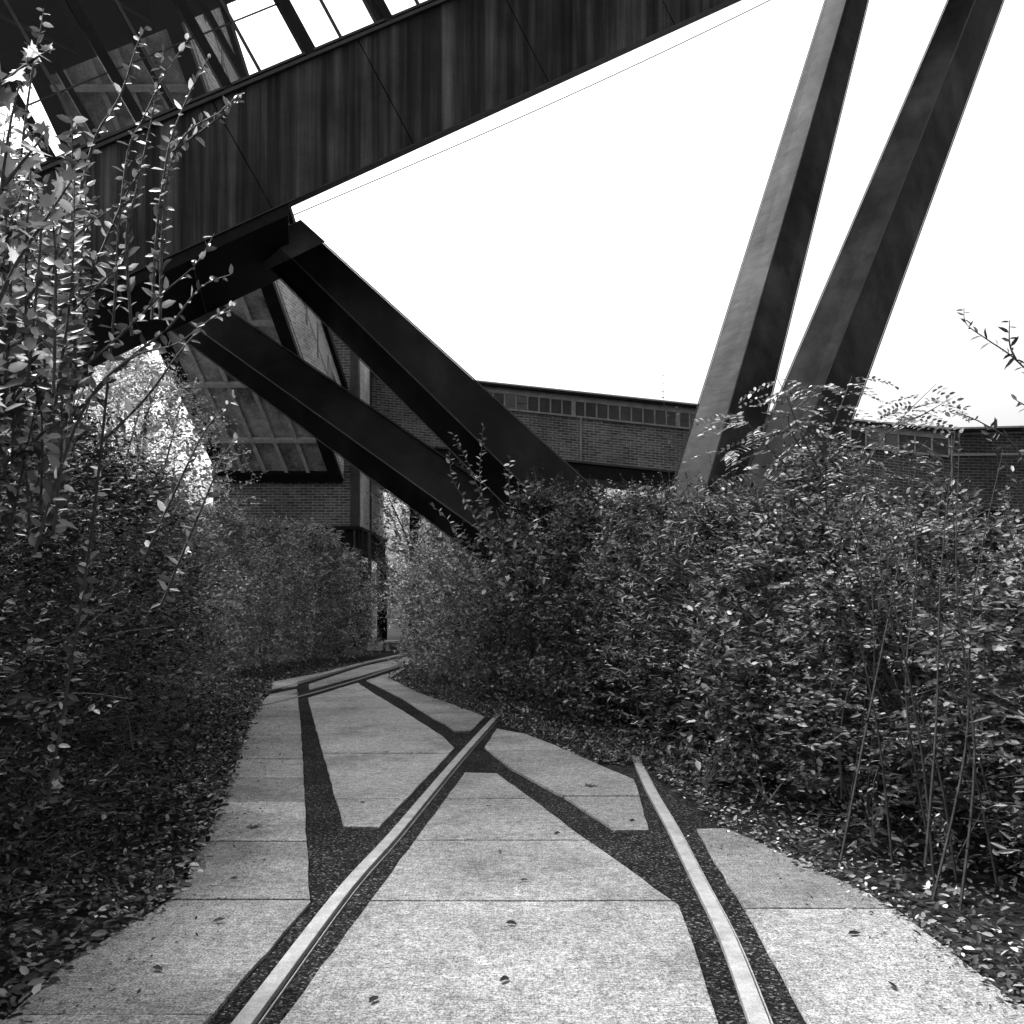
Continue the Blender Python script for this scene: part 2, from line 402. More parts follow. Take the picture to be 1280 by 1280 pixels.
rail([(958,1310),(946,1274),(908,1173),(871,1099),(839,1035),(812,987),(794,947)], .068, M['rail'], 'worn pale rail curving along the right side into the bushes')
rail([(300,871),(370,856),(450,832),(505,820),(580,806)], .075, M['darkrail'], 'thin dark rail crossing the path, the farther of the two', .014)
rail([(270,899),(325,884),(365,874),(402,864),(452,849),(507,831),(580,812)], .08, M['darkrail'], 'thin dark rail crossing the path, the nearer of the two', .016)

# ------------------------------------------------------------------ GANGWAY (steel box girder with glazed gallery)
GA, GB_ = 13.41, .246
def gp(px, py, back=0.0):                         # on the front plane of the gangway (back = metres behind it)
    y = GA/(1-GB_*(px-CX)/F); p = ray(px, py, y)
    return p+nb*back
nb = Vector((-GB_, 1, 0)).normalized()
B0, B1 = gp(300,279), gp(900,5); T0, T1 = gp(75,206), gp(555,6)
ax = (B1-B0).normalized(); pv = nb.cross(ax); pv = pv if pv.z > 0 else -pv     # along and perpendicular within the plane
Hg = (T0-B0).dot(pv); Hg = .5*(Hg+(T1-B0).dot(pv))
def q(u, v, w=0.0): return B0+ax*u+pv*v+nb*w
def u_of(px, py): return (gp(px,py)-B0).dot(ax)
gang = empty('gangway_bridge', q(-2,0)); tag(gang, 'inclined glazed gangway on a rain streaked dark steel girder crossing overhead', 'footbridge')
U0, U1 = -6.5, 15.5
seams = [U0, -3.1, u_of(335,250), u_of(515,175)+.0, u_of(515,175)+2.3, u_of(515,175)+4.6, u_of(515,175)+6.9, U1]
for a, c in zip(seams[:-1], seams[1:]):
    m = MB(); m.hexa([q(a,0),q(c-.012,0),q(c-.012,0,.10),q(a,0,.10)], [q(a,Hg),q(c-.012,Hg),q(c-.012,Hg,.10),q(a,Hg,.10)])
    m.build('girder_plate', M['girder'], gang, bevel=.006)
m = MB(); m.hexa([q(U0,-.014,-.006),q(U1,-.014,-.006),q(U1,-.014,.2),q(U0,-.014,.2)], [q(U0,-.001,-.006),q(U1,-.001,-.006),q(U1,-.001,.2),q(U0,-.001,.2)]); m.build('bottom_flange', M['frame'], gang)
m = MB()
for d, v0, v1, w0, w1 in ((0,.002,.045,-.06,.2),(0,.10,.13,.0,.06)):
    m.hexa([q(U0,Hg+v0,w0),q(U1,Hg+v0,w0),q(U1,Hg+v0,w1),q(U0,Hg+v0,w1)], [q(U0,Hg+v1,w0),q(U1,Hg+v1,w0),q(U1,Hg+v1,w1),q(U0,Hg+v1,w1)])
m.build('sill_rail', M['frame'], gang)
GW = 2.6
m = MB(); m.hexa([q(U0,Hg-.16,.12),q(U1,Hg-.16,.12),q(U1,Hg-.16,GW-.25),q(U0,Hg-.16,GW-.25)], [q(U0,Hg-.06,.12),q(U1,Hg-.06,.12),q(U1,Hg-.06,GW-.25),q(U0,Hg-.06,GW-.25)]); m.build('deck', M['steel'], gang)
m = MB(); m.hexa([q(U0,Hg-.2,GW-.24),q(U1,Hg-.2,GW-.24),q(U1,Hg-.2,GW),q(U0,Hg-.2,GW)], [q(U0,Hg+.1,GW-.24),q(U1,Hg+.1,GW-.24),q(U1,Hg+.1,GW),q(U0,Hg+.1,GW)]); m.build('rear_girder', M['steel'], gang)
HGal = 2.6
step = (u_of(475,40)-u_of(272,125))/2; ue = u_of(70,208)
up_ = [ue+step*k for k in range(0, 15) if ue+step*k < U1]
for k, u in enumerate(up_):
    w = .13
    m = MB(); m.hexa([q(u-w/2,Hg+.05,0),q(u+w/2,Hg+.05,0),q(u+w/2,Hg+.05,.16),q(u-w/2,Hg+.05,.16)], [q(u-w/2,Hg+HGal,0),q(u+w/2,Hg+HGal,0),q(u+w/2,Hg+HGal,.16),q(u-w/2,Hg+HGal,.16)])
    m.build('post', M['steel'], gang)
    u2 = u-.42
    if k: 
        m = MB(); m.hexa([q(u2-.05,Hg+.1,GW-.15),q(u2+.05,Hg+.1,GW-.15),q(u2+.05,Hg+.1,GW),q(u2-.05,Hg+.1,GW)], [q(u2-.05,Hg+HGal,GW-.15),q(u2+.05,Hg+HGal,GW-.15),q(u2+.05,Hg+HGal,GW),q(u2-.05,Hg+HGal,GW)])
        m.build('rear_post', M['steel'], gang)
    if k+1 < len(up_):
        v = up_[k+1]; m = MB(); m.hexa([q(u+w/2+.004,Hg+.14,.06),q(v-w/2-.004,Hg+.14,.06),q(v-w/2-.004,Hg+.14,.075),q(u+w/2+.004,Hg+.14,.075)], [q(u+w/2+.004,Hg+HGal-.01,.06),q(v-w/2-.004,Hg+HGal-.01,.06),q(v-w/2-.004,Hg+HGal-.01,.075),q(u+w/2+.004,Hg+HGal-.01,.075)])
        m.build('window_pane', M['glass'], gang)
        m = MB(); mm = (u+v)/2-.12; m.hexa([q(mm-.02,Hg+.14,.02),q(mm+.02,Hg+.14,.02),q(mm+.02,Hg+.14,.058),q(mm-.02,Hg+.14,.058)], [q(mm-.02,Hg+HGal,.02),q(mm+.02,Hg+HGal,.02),q(mm+.02,Hg+HGal,.058),q(mm-.02,Hg+HGal,.058)]); m.build('glazing_bar', M['frame'], gang)
        # ceiling cross bars and diagonal wind braces below the roof
        m = MB(); m.bar(q(u,Hg+HGal-.06,.2), q(v,Hg+HGal-.06,GW-.2), .05, .05, pv); m.build('wind_brace', M['frame'], gang)
        m = MB(); m.bar(q(u,Hg+HGal-.08,.17), q(u,Hg+HGal-.08,GW-.16), .09, .12, pv); m.build('roof_beam', M['steel'], gang)
ur0 = ue-.25
m = MB(); m.hexa([q(ur0,Hg+HGal+.003,-.05),q(U1,Hg+HGal+.003,-.05),q(U1,Hg+HGal+.003,GW+.1),q(ur0,Hg+HGal+.003,GW+.1)], [q(ur0,Hg+HGal+.36,-.05),q(U1,Hg+HGal+.36,-.05),q(U1,Hg+HGal+.36,GW+.1),q(ur0,Hg+HGal+.36,GW+.1)])
m.build('roof', M['steel'], gang)
for vv in (.10, .24):
    m = MB(); m.hexa([q(ur0,Hg+HGal+vv,-.08),q(U1,Hg+HGal+vv,-.08),q(U1,Hg+HGal+vv,-.052),q(ur0,Hg+HGal+vv,-.052)], [q(ur0,Hg+HGal+vv+.03,-.08),q(U1,Hg+HGal+vv+.03,-.08),q(U1,Hg+HGal+vv+.03,-.052),q(ur0,Hg+HGal+vv+.03,-.052)]); m.build('roof_trim', M['frame'], gang)
# handrail inside
m = MB(); m.bar(q(ue,Hg+1.0,.3), q(U1,Hg+1.0,.3), .018, .018, pv); m.build('handrail', M['frame'], gang)
# service cable hung under the girder
cb = MB(); pts = [q(u_of(362,252)+t*11, -.05-.10*math.sin(math.pi*t)-.04, .30) for t in [i/24 for i in range(25)]]; cb.tube(pts, .008, .008, 5)
cb.build('service_cable', M['rail'], gang)
# saddle under the left end
us = u_of(361,253); sd = MB()
f0, f1 = q(us-4.3,-.018,.02), q(us,-.018,.02)
dn = Vector((0,0,-.17))
k0, k1 = q(us-4.3,-.035,2.35), q(us-.0,-.035,2.35)
sd.hexa([f0,f1,k1,k0], [f0+dn,f1+dn,k1+dn,k0+dn]); sd.build('saddle_beam', M['steel'], gang, bevel=.01)
sm_ = MB()
for t in (.18,.42,.66): 
    a = f0.lerp(f1,t)+dn+Vector((0,0,-.002)); c = k0.lerp(k1,t)+dn+Vector((0,0,-.002)); sm_.bar(a+Vector((0,0,-.012)), c+Vector((0,0,-.012)), .02, .03, ax)
sm_.build('soffit_seam', M['frame'], gang)

# ------------------------------------------------------------------ STRUTS
def strut(st0, st1, z0, z1, dz, ext_top, label, mt='strut', zmin=-.3):
    """st = (left, mid, right) photo positions at an upper and a lower station; mid is the near arris"""
    def sec(st, z, k=1.0):
        l, m_, r = [ray(p[0], p[1], z+(0 if i == 1 else dz*(1 if i == 0 else 1.0))) for i, p in enumerate(st)]
        return [l, m_, r, l+r-m_]
    a, c = sec(st0, z0), sec(st1, z1)
    c_ = [None]*4
    L = (c[1]-a[1]); tdn = (a[1].z-zmin)/(a[1].z-c[1].z)
    low = [p+(r_-p)*tdn for p, r_ in zip(a, c)]; top = [p+(p-r_)*ext_top for p, r_ in zip(a, c)]
    ctr = sum(low, Vector())/4
    root = empty('steel_strut', (ctr.x, ctr.y, 0)); tag(root, label, 'strut', 'angled steel struts carrying the gangway')
    m = MB(); m.hexa(top, low); o = m.build('box_section', M[mt], root, bevel=.012)
    # weld lips along the arrises
    m = MB()
    for i in (0,1,2):
        d = (low[i]-top[i]).normalized(); o_ = (top[i]-sum(top,Vector())/4); o_ = (o_-d*o_.dot(d)).normalized()
        m.bar(top[i]+o_*.006, low[i]+o_*.006, .016, .016, o_)
    m.build('edge_weld', M['frame'], root)
    return root, top, low, a, c
s1 = strut([(337,335),(364,322),(403,303)], [(562,561),(595,548),(657,533)], 13.6, 12.9, .25, .09, 'broad dark strut with a square collar plate meeting the girder above the brick tower')
s2 = strut([(238,431),(250,413),(280,383)], [(480,610),(496,589),(530,554)], 14.9, 13.6, .22, .16, 'lowest darkest strut slanting in front of the ribbed soffit')
s3 = strut([(1030,5),(1057,5),(1084.5,5)], [(859,550),(900,550),(951,550)], 17.0, 14.0, .32, .10, 'steep strut with a brightly lit left face, left one of the right pair', 'strutlit')
s4 = strut([(1183,5),(1217,5),(1253,5)], [(950,550),(1003,550),(1056,550)], 15.5, 13.2, .34, .25, 'steep dark strut nearest the right edge, leaning behind the feathery sapling', 'strutlit')
# collar on s1
root, top, low, a, c = s1
ctrA = sum(a, Vector())/4
def grow(sec, k): cc = sum(sec, Vector())/4; return [cc+(p-cc)*k for p in sec]
d1 = [r_-p for p, r_ in zip(a, c)]
ca = [p-dd*.125 for p, dd in zip(a, d1)]; cb2 = [p+dd*.003 for p, dd in zip(a, d1)]
m = MB(); m.hexa(grow(ca, 1.10), grow(cb2, 1.10)); m.build('collar_plate', M['collar'], root, bevel=.008)
# footing
ft = MB(); ft.prism([(2.0,12.2),(4.9,12.2),(4.9,15.2),(2.0,15.2)], -.25, .35)
tag(ft.build('concrete_footing', M['stone'], bevel=.03), 'low concrete footing hidden in the bushes where the four struts meet', 'footing')

# ------------------------------------------------------------------ BRICK TOWER
TY = 27.0
def W(px, y): return (px-CX)/F*y
xl, xr = W(268,TY), W(447,TY); yb = 32.6
zb = CAMZ+(HY-658)/F*TY; zt = CAMZ+(HY-392)/F*TY
tw = empty('brick_tower', ((xl+xr)/2, (TY+yb)/2, 0)); tag(tw, 'brick tower on dark steel legs standing at the bend of the path', 'tower')
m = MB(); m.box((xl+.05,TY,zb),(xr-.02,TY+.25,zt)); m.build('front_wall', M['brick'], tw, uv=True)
m = MB(); m.box((xr-.27,TY+.26,zb),(xr-.02,yb,zt)); m.build('side_wall', M['bricklit'], tw, uv=True)
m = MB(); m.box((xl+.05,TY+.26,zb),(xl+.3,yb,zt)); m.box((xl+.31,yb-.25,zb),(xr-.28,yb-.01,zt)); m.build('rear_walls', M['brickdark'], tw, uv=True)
m = MB(); m.box((xr-.20,TY-.05,zb),(xr+.02,TY-.003,zt)); m.box((xr-.0,TY+.021,zb),(xr+.03,TY+.3,zt)); m.build('corner_pillar', M['frame'], tw)
m = MB(); m.box((xr-.016,TY+2.4,zb),(xr+.03,TY+2.55,zt)); m.box((xr-.016,TY+.31,zb+1.75),(xr+.015,yb-.1,zb+1.83)); m.build('side_frame', M['frame'], tw)
m = MB(); m.box((xl-.02,TY-.05,zb),(xl+.06,TY+.3,zt)); m.build('edge_trim', M['frame'], tw)
m = MB(); m.box((xl-.15,TY-.15,zt+.002),(xr+.12,yb+.1,zt+.16)); m.build('roof', M['steel'], tw)
# steel skirt: beams, stiffeners
m = MB()
m.box((xl,TY-.12,zb-.10),(xr+.08,TY+.16,zb-.002)); m.box((xl,TY-.0,zb-.72),(xr+.03,TY+.05,zb-.101)); m.box((xl,TY-.12,zb-.8),(xr+.08,TY+.16,zb-.722))
m.build('front_beam', M['steel'], tw)
m = MB()
m.box((xr-.16,TY+.17,zb-.10),(xr+.12,yb+.05,zb-.002)); m.box((xr-.03,TY+.17,zb-.72),(xr+.02,yb+.05,zb-.101)); m.box((xr-.16,TY+.17,zb-.8),(xr+.12,yb+.05,zb-.722))
m.build('side_beam', M['steel'], tw)
for k in range(8):
    m = MB(); yy = TY+.45+k*.68; m.box((xr+.022,yy,zb-.72),(xr+.10,yy+.04,zb-.102)); m.build('stiffener', M['frame'], tw)
for k in range(5):
    m = MB(); xx = xl+.7+k*.85; m.box((xx,TY-.10,zb-.72),(xx+.05,TY-.002,zb-.102)); m.build('stiffener', M['frame'], tw)
for (x, y) in ((xl+.1,TY+.02),(xr-.1,TY+.02),(xl+.1,yb-.2),(xr-.06,yb-.2)):
    m = MB(); m.box((x-.16,y-.02,-.0),(x+.16,y+.02,zb-.81)); m.box((x-.16,y+.26,0),(x+.16,y+.3,zb-.81)); m.box((x-.02,y+.021,0),(x+.02,y+.259,zb-.81)); m.build('leg', M['steel'], tw)
m = MB(); m.bar((xr-.1,TY+.4,1.9),(xr-.06,yb-.2,1.9),.12,.14); m.build('side_brace', M['steel'], tw)
m = MB(); m.box((xr-1.6,TY+2.2,-.0),(xr-.4,yb-.3,zb-.9)); m.build('stair_core', M['steel'], tw)
m = MB(); x = W(462,TY-.3); m.tube([(x,TY-.3,0),(x,TY-.3,zb-.2)], .05, .05, 8); m.build('drain_pipe', M['frame'], tw)
# stones / bench at the foot
b1 = ray(472,811,26.3)
m = MB(); m.box((b1.x-.28,26.2,-.02),(b1.x+.14,26.6,.24)); o = m.build('stone_block', M['stone'], bevel=.04); tag(o, 'pale stone block at the foot of the tower beside the path', 'stone block')
bn = empty('stone_bench', (b1.x+.5,26.5,0)); tag(bn, 'small slab bench on two stubs at the foot of the tower', 'bench')
m = MB(); m.box((b1.x+.18,26.3,.22),(b1.x+.72,26.7,.28)); m.build('seat', M['stone'], bn, bevel=.01)
for xx in (b1.x+.22, b1.x+.56):
    m = MB(); m.box((xx,26.35,-.02),(xx+.1,26.65,.219)); m.build('support', M['stone'], bn)

# ------------------------------------------------------------------ INCLINED CONVEYOR BRIDGE (from tower towards upper left)
cv = empty('inclined_conveyor_bridge', (-6.5,TY,4.9)); tag(cv, 'enclosed brick conveyor bridge rising steeply from the tower, ribbed soffit showing', 'conveyor bridge')
SL, SX = .966, .202; wid = 3.57
def cl(z, e=0.0, up=0.0):                         # e from right edge to the left, up above the soffit
    return Vector((-4.93-SX*(TY-z)-e, z, 4.97+SL*(TY-z)+up))
y0, y1 = TY-.02, 12.5
dnorm = Vector((0,-SL,-1)).normalized()           # soffit normal (down)
def strip(e0, e1, ya, yb_, t0, t1, name, mt, **k):
    m = MB(); a = [cl(ya,e0),cl(ya,e1),cl(yb_,e1),cl(yb_,e0)]
    m.hexa([p+dnorm*t0 for p in a], [p+dnorm*t1 for p in a]); return m.build(name, mt, cv, **k)
strip(.0, wid, y0, y1, -.12, 0, 'soffit', M['panel'])
strip(.0, .34, y0, y1, .002, .16, 'edge_flange', M['steel'], bevel=.005); strip(wid-.34, wid, y0, y1, .002, .16, 'edge_flange', M['steel'], bevel=.005)
strip(0.342, wid-.342, y0, y0-.22, .002, .15, 'end_flange', M['steel'])
yy = 25.97
while yy > 13:
    strip(.342, wid-.342, yy, yy-.07, .002, .12, 'cross_beam', M['ribs']); strip(.342, wid-.342, yy+.01, yy-.08, .121, .135, 'cross_beam_flange', M['ribs']); yy -= 1.3
for k in range(4):
    e = .34+(wid-.68)*(k+.9)/4.6
    strip(e, e+.05, y0-.23, y1, .002, .09, 'rib', M['ribs']); strip(e-.03, e+.08, y0-.23, y1, .091, .10, 'rib_flange', M['ribs'])
HS = 2.55
m = MB(); m.hexa([cl(y0,0,.17),cl(y1,0,.17),cl(y1,.25,.17),cl(y0,.25,.17)], [cl(y0,0,HS),cl(y1,0,HS),cl(y1,.25,HS),cl(y0,.25,HS)]); m.build('side_wall', M['bricklit'], cv, uv=True)
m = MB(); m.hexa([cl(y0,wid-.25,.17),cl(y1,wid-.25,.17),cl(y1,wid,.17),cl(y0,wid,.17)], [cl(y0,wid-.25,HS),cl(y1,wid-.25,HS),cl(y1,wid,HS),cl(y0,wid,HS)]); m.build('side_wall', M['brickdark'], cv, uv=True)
m = MB(); m.hexa([cl(y0,-.12,HS+.003),cl(y1,-.12,HS+.003),cl(y1,wid+.12,HS+.003),cl(y0,wid+.12,HS+.003)], [cl(y0,-.12,HS+.2),cl(y1,-.12,HS+.2),cl(y1,wid+.12,HS+.2),cl(y0,wid+.12,HS+.2)]); m.build('roof', M['steel'], cv)
yy = y0-.5
while yy-.7 > y1:
    m = MB(); m.hexa([cl(yy,-.012,1.6),cl(yy-.6,-.012,1.6),cl(yy-.6,.0-.003,1.6),cl(yy,-.003,1.6)], [cl(yy,-.012,2.15),cl(yy-.6,-.012,2.15),cl(yy-.6,-.003,2.15),cl(yy,-.003,2.15)]); w = m.build('window', M['pane'], cv)
    m = MB(); m.hexa([cl(yy-.6,-.02,1.3),cl(yy-.68,-.02,1.3),cl(yy-.68,-.003,1.3),cl(yy-.6,-.003,1.3)], [cl(yy-.6,-.02,2.2),cl(yy-.68,-.02,2.2),cl(yy-.68,-.003,2.2),cl(yy-.6,-.003,2.2)]); m.build('mullion', M['plaster'], w)
    yy -= .72
# big dark building the conveyor climbs into, far upper left
# ------------------------------------------------------------------ LONG CONVEYOR BRIDGE running right
lb = empty('brick_conveyor_bridge', ray(700,580,29)); tag(lb, 'long brick conveyor bridge with a strip of small windows behind the struts', 'conveyor bridge')
def seg(p0, p1, mwall, wins, tag_, end=False, winrange=None):
    """p = (px, roof row, bottom row, depth)"""
    a0, a1 = ray(p0[0],p0[1],p0[3]), ray(p1[0],p1[1],p1[3]); b0, b1_ = ray(p0[0],p0[2],p0[3]), ray(p1[0],p1[2],p1[3])
    L = (Vector((a1.x,a1.y,0))-Vector((a0.x,a0.y,0))); ln = L.length; d = L.normalized(); nn = Vector((-d.y, d.x, 0))
    H = a0.z-b0.z; H1 = a1.z-b1_.z
    def pt(t, v, w): return b0.lerp(b1_, t)+Vector((0,0,(H+(H1-H)*t)*v))+nn*w
    def bx(t0,t1,v0,v1,w0,w1,name,mt,par=lb,**k):
        m = MB(); m.hexa([pt(t0,v0,w0),pt(t1,v0,w0),pt(t1,v0,w1),pt(t0,v0,w1)], [pt(t0,v1,w0),pt(t1,v1,w0),pt(t1,v1,w1),pt(t0,v1,w1)]); return m.build(name, mt, par, **k)
    sh = (b1_.z-b0.z)/ln
    bx(0,1,0,.93,0,.25,'wall',mwall,uv=True,shear=sh)
    bx(0,1,-.02,.955,2.6,2.85,'rear_wall',M['brickdark'],uv=True,shear=sh)
    bx(0,1,.932,.958,-.02,2.9,'fascia',M['plaster']); bx(0,1,.96,.995,-.14,3.0,'roof',M['steel']); bx(0,1,.997,1.02,-.10,2.95,'roof_covering',M['stone'])
    bx(0,1,-.03,-.002,-.06,2.85,'floor_edge',M['frame']); bx(0,1,-.22,-.032,.0,.1,'bottom_chord',M['steel']); bx(0,1,-.25,-.222,-.08,.18,'chord_flange',M['steel'])
    bx(0,1,-.20,-.032,.11,2.7,'deck',M['steel'])
    v0, v1 = .665, .865
    if wins:
        a, c = winrange; n = wins
        bx(a,c,v1+.004,.931,-.03,-.002,'lintel',M['plaster']); bx(a,c,v0-.03,v0-.004,-.05,-.002,'sill_band',M['plaster'])
        rr = random.Random(tag_)
        for k in range(n+1):
            t = a+(c-a)*k/n; hw = (.024 if k%9 else .07)/ln
            bx(max(t-hw,0),min(t+hw,1),v0-.002,v1+.002,-.035,-.002,'mullion',M['plaster'])
            if k < n:
                t1 = a+(c-a)*(k+1)/n; w = bx(t+.03/ln,t1-.03/ln,v0,v1,-.012,-.002,'window',M['panelight'] if rr.random()<.28 else M['pane'])
                if rr.random() < .4: bx(t+.035/ln,t1-.035/ln,v0+(v1-v0)*.45,v0+(v1-v0)*.5,-.022,-.0125,'glazing_bar',M['frame'],w)
    return pt, bx, ln
pt, bx, ln = seg((449,462,548,29.6),(935,514,598,29.0),M['brick'],24,3,winrange=(.29,1.0))
for t in (.005,.29,.575,.86): bx(t-.0025,t+.0025,-.0,.66,-.04,-.003,'wall_strip',M['plaster'])
bx(.565,.575,-.6,-.26,.0,.12,'hanger',M['steel'])
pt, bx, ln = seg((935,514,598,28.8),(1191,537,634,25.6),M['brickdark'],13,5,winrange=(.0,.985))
bx(.992,1,0,.93,-.03,-.003,'wall_strip',M['plaster'])
pt, bx, ln = seg((1191,537,634,25.55),(1420,531,640,25.2),M['brickdark'],0,7)
bx(0,1,.66,.69,-.03,-.003,'wall_band',M['plaster'])
for px, zz in ((880,29.2),(1250,25.7),(520,30.2)):
    p = ray(px,600,zz+1.2); m = MB(); m.box((p.x-.2,p.y-.2,0),(p.x+.2,p.y+.2,p.z-.25)); m.build('pier', M['steel'], lb)

# ------------------------------------------------------------------ PLANTS
SH = [make_plant(11, 2.4, .95, 1400, 11, .074, stems=9, shoots=14),
      make_plant(12, 2.6, .95, 1500, 11, .062, stems=8, shoots=20, hole=.08),
      make_plant(13, 2.2, 1.0, 1400, 11, .080, kind='lance', stems=9, shoots=12),
      make_plant(14, 2.5, .9, 420, 7, .040, kind='pinnate', stems=8, shoots=8),]
SD = [make_plant(21, 3.2, 1.0, 2000, 11, .058, leafmat='leafdark', stems=9, shoots=16, top=.7),
      make_plant(22, 3.1, 1.0, 2000, 11, .052, leafmat='leafdark', stems=9, shoots=14, kind='lance', top=.7)]
SM = [make_plant(31, 3.0, 1.15, 1500, 11, .075, tl=.45, stems=7, shoots=9, hole=.55, leafmat='leafmid'),
      make_plant(32, 3.0, 1.1, 620, 7, .05, kind='pinnate', stems=7, shoots=6, hole=.55, leafmat='leafmid')]
TR = [make_plant(41, 6.5, 2.4, 1900, 11, .11, tl=.7, leafmat='leafpale', base=.12, stems=10, shoots=10, body='tree', hole=.35),
      make_plant(42, 7.6, 2.0, 760, 11, .10, tl=.7, leafmat='leafpale', base=.25, stems=9, shoots=8, body='tree', hole=.2)]
GL, GR, GF = 'shrubs of the hedge left of the path', 'shrubs of the thicket right of the path', 'pale trees in the background'
left = [
 (-2.95,3.3,SD[0],1.0,'dark dense shrub at the lower left corner, nearest the camera',0.3),
 (-3.0,4.6,SD[1],(.98,.80),'dark narrow-leaved shrub, second from the camera on the left',1.2),
 (-3.15,5.9,SD[0],(1.0,.78),'dark dense shrub, third from the camera on the left',2.2),
 (-3.5,7.3,SD[1],(1.0,.80),'dark narrow-leaved shrub, fourth from the camera on the left',4.0),
 (-3.95,8.8,SD[0],(.95,.81),'shaded shrub, fifth from the camera on the left',5.1),
 (-4.45,10.6,SM[0],.93,'grey leafy shrub beside the left end of the nearer dark rail',.4),
 (-5.1,12.6,SM[1],.95,'feathery shrub just behind the left ends of the dark rails',1.4),
 (-5.6,15.0,SM[0],.95,'leafy shrub left of the path under the brick tower wall, rounder one',2.4),
 (-5.7,17.4,SM[1],1.0,'feathery shrub under the left corner of the brick tower',3.3),
 (-5.35,19.6,SM[0],1.0,'leafy shrub below the ribbed soffit in front of the tower',4.5),
 (-4.75,21.6,SM[1],1.02,'feathery shrub in front of the dark tower legs',5.3),
 (-4.35,23.2,SM[0],.85,'last shrub of the hedge, touching the drain pipe of the tower',.9),
 (-2.85,1.9,SD[0],.9,'unseen dark shrub added level with the camera to shade the lower left corner',2.0),  # this and the next are unseen, added to darken the near left corner
 (-2.85,.5,SD[1],.9,'unseen dark shrub added behind the camera to shade the left foreground',1.0),
 (-4.6,6.8,SD[0],1.05,'tall dark shrub behind the fourth shrub of the left hedge',.9),
 (-5.2,9.2,SD[1],1.05,'tall dark shrub behind the fifth shrub of the left hedge',1.9),
]
for x, y, p, s_, lb_, rz in left:
    s_, sz = s_ if isinstance(s_, tuple) else (s_, s_)
    put('shrub', 'shrub', lb_, p, x, y, rz, s_, sz, group=GL)
right = [
 (3.15,3.3,SH[2],.92,.78,'narrow-leaved shrub at the lower right corner, nearest the camera',.3),
 (2.95,4.4,SH[0],.90,.72,'broad-leaved shrub above the right paving strip, second from the camera',1.5),
 (2.6,5.6,SH[1],.95,.70,'shrub at the top end of the right paving strip',2.6),
 (2.25,6.9,SH[0],.95,.82,'broad-leaved shrub where the right rail enters the bushes',3.9),
 (1.95,8.2,SH[2],1.0,1.0,'narrow-leaved shrub just behind the end of the right rail',4.8),
 (1.5,9.6,SH[1],1.0,.93,'shrub halfway between the ends of the two pale rails',5.6),
 (1.0,11.0,SH[0],1.0,1.04,'shrub at the right of the left rail end',.6),
 (.35,12.4,SH[1],1.0,1.08,'shrub behind the end of the left rail, with leader shoots against the strut',1.7),
 (-.3,13.9,SM[0],.9,.93,'leafy shrub under the lowest dark strut',2.9),
 (-.75,15.6,SM[1],.92,.98,'feathery shrub left of the struts where the path bends',3.6),
 (-1.1,17.6,SM[0],.95,1.05,'farthest shrub on the right of the path, at the bend',4.4),
 (3.0,2.0,SH[0],.9,1.1,'unseen broad-leaved shrub added right of the camera to shade the lower right corner',2.2),  # out of view with the one below, both added to darken the near right
 (3.0,.7,SH[1],.9,1.1,'unseen shrub added behind the camera to shade the right foreground',1.2),
 (4.4,4.9,SH[1],1.0,.70,'shrub behind the nearest one at the right edge',5.0),
 (4.1,6.6,SH[2],1.0,.74,'narrow-leaved shrub in the second row below the feathery sapling',.2),
 (3.7,8.3,SH[0],1.05,.95,'broad-leaved shrub in the second row under the right pair of struts',1.1),
 (3.2,9.9,SH[1],1.05,1.10,'shrub in front of the feet of the right pair of struts',2.0),
 (2.5,11.4,SH[0],1.05,1.12,'shrub hiding the concrete footing, left part',3.0),
 (1.6,13.0,SM[0],.95,.93,'leafy shrub in front of the tips of the two left struts',3.8),
 (.8,15.4,SM[1],1.0,1.0,'feathery shrub behind the two left struts',4.9),
 (5.3,8.4,SH[2],1.1,.72,'narrow-leaved shrub in the third row near the right edge',5.9),
 (5.2,11.0,SH[1],1.15,.70,'shrub right of the concrete footing',.7),
 (7.0,10.6,SM[0],1.0,.58,'leafy shrub far right under the end of the brick conveyor bridge',1.6),
 (7.4,14.4,SM[1],1.1,.68,'feathery shrub far right behind the footing',2.7),
 (4.6,16.6,SM[0],1.1,1.05,'leafy shrub behind the feet of the right struts',3.4),
]
for x, y, p, s_, sz, lb_, rz in right:
    put('shrub', 'shrub', lb_, p, x, y, rz, s_, sz, group=GR)
trees = [
 (-7.7,16.0,TR[1],.86,'sparse pale tree against the white sky left of the ribbed soffit',.3),
 (-7.75,19.5,TR[1],.86,'pale tree with bright leaves touching the tower left edge',1.5),
 (-9.2,21.0,TR[0],1.1,'pale tree behind the left hedge, farthest left',2.5),
 (-2.7,30.5,TR[0],.98,'pale tree right beside the brick tower beyond the bend',3.5),
 (-.3,33.5,TR[0],.80,'pale tree under the brick conveyor bridge seen between the left struts',4.5),
 (4.2,36.0,TR[0],.95,'pale tree under the conveyor bridge between the strut pairs, left one',5.5),
 (8.2,36.5,TR[0],.95,'pale tree under the conveyor bridge just left of the right struts',.8),
 (12.5,36.0,TR[0],.95,'pale tree behind the right pair of struts',1.8),
 (16.5,35.0,TR[0],.92,'pale tree under the far right end of the conveyor bridge',2.8),
 (20.5,36.0,TR[0],.92,'pale tree at the right edge under the conveyor bridge',3.3),
 (-3.6,37.5,TR[0],.98,'pale tree behind the tower side wall',.5),
]
for x, y, p, s_, lb_, rz in trees:
    put('tree', 'tree', lb_, p, x, y, rz, s_, group=GF, fn='crown', sn='trunk')

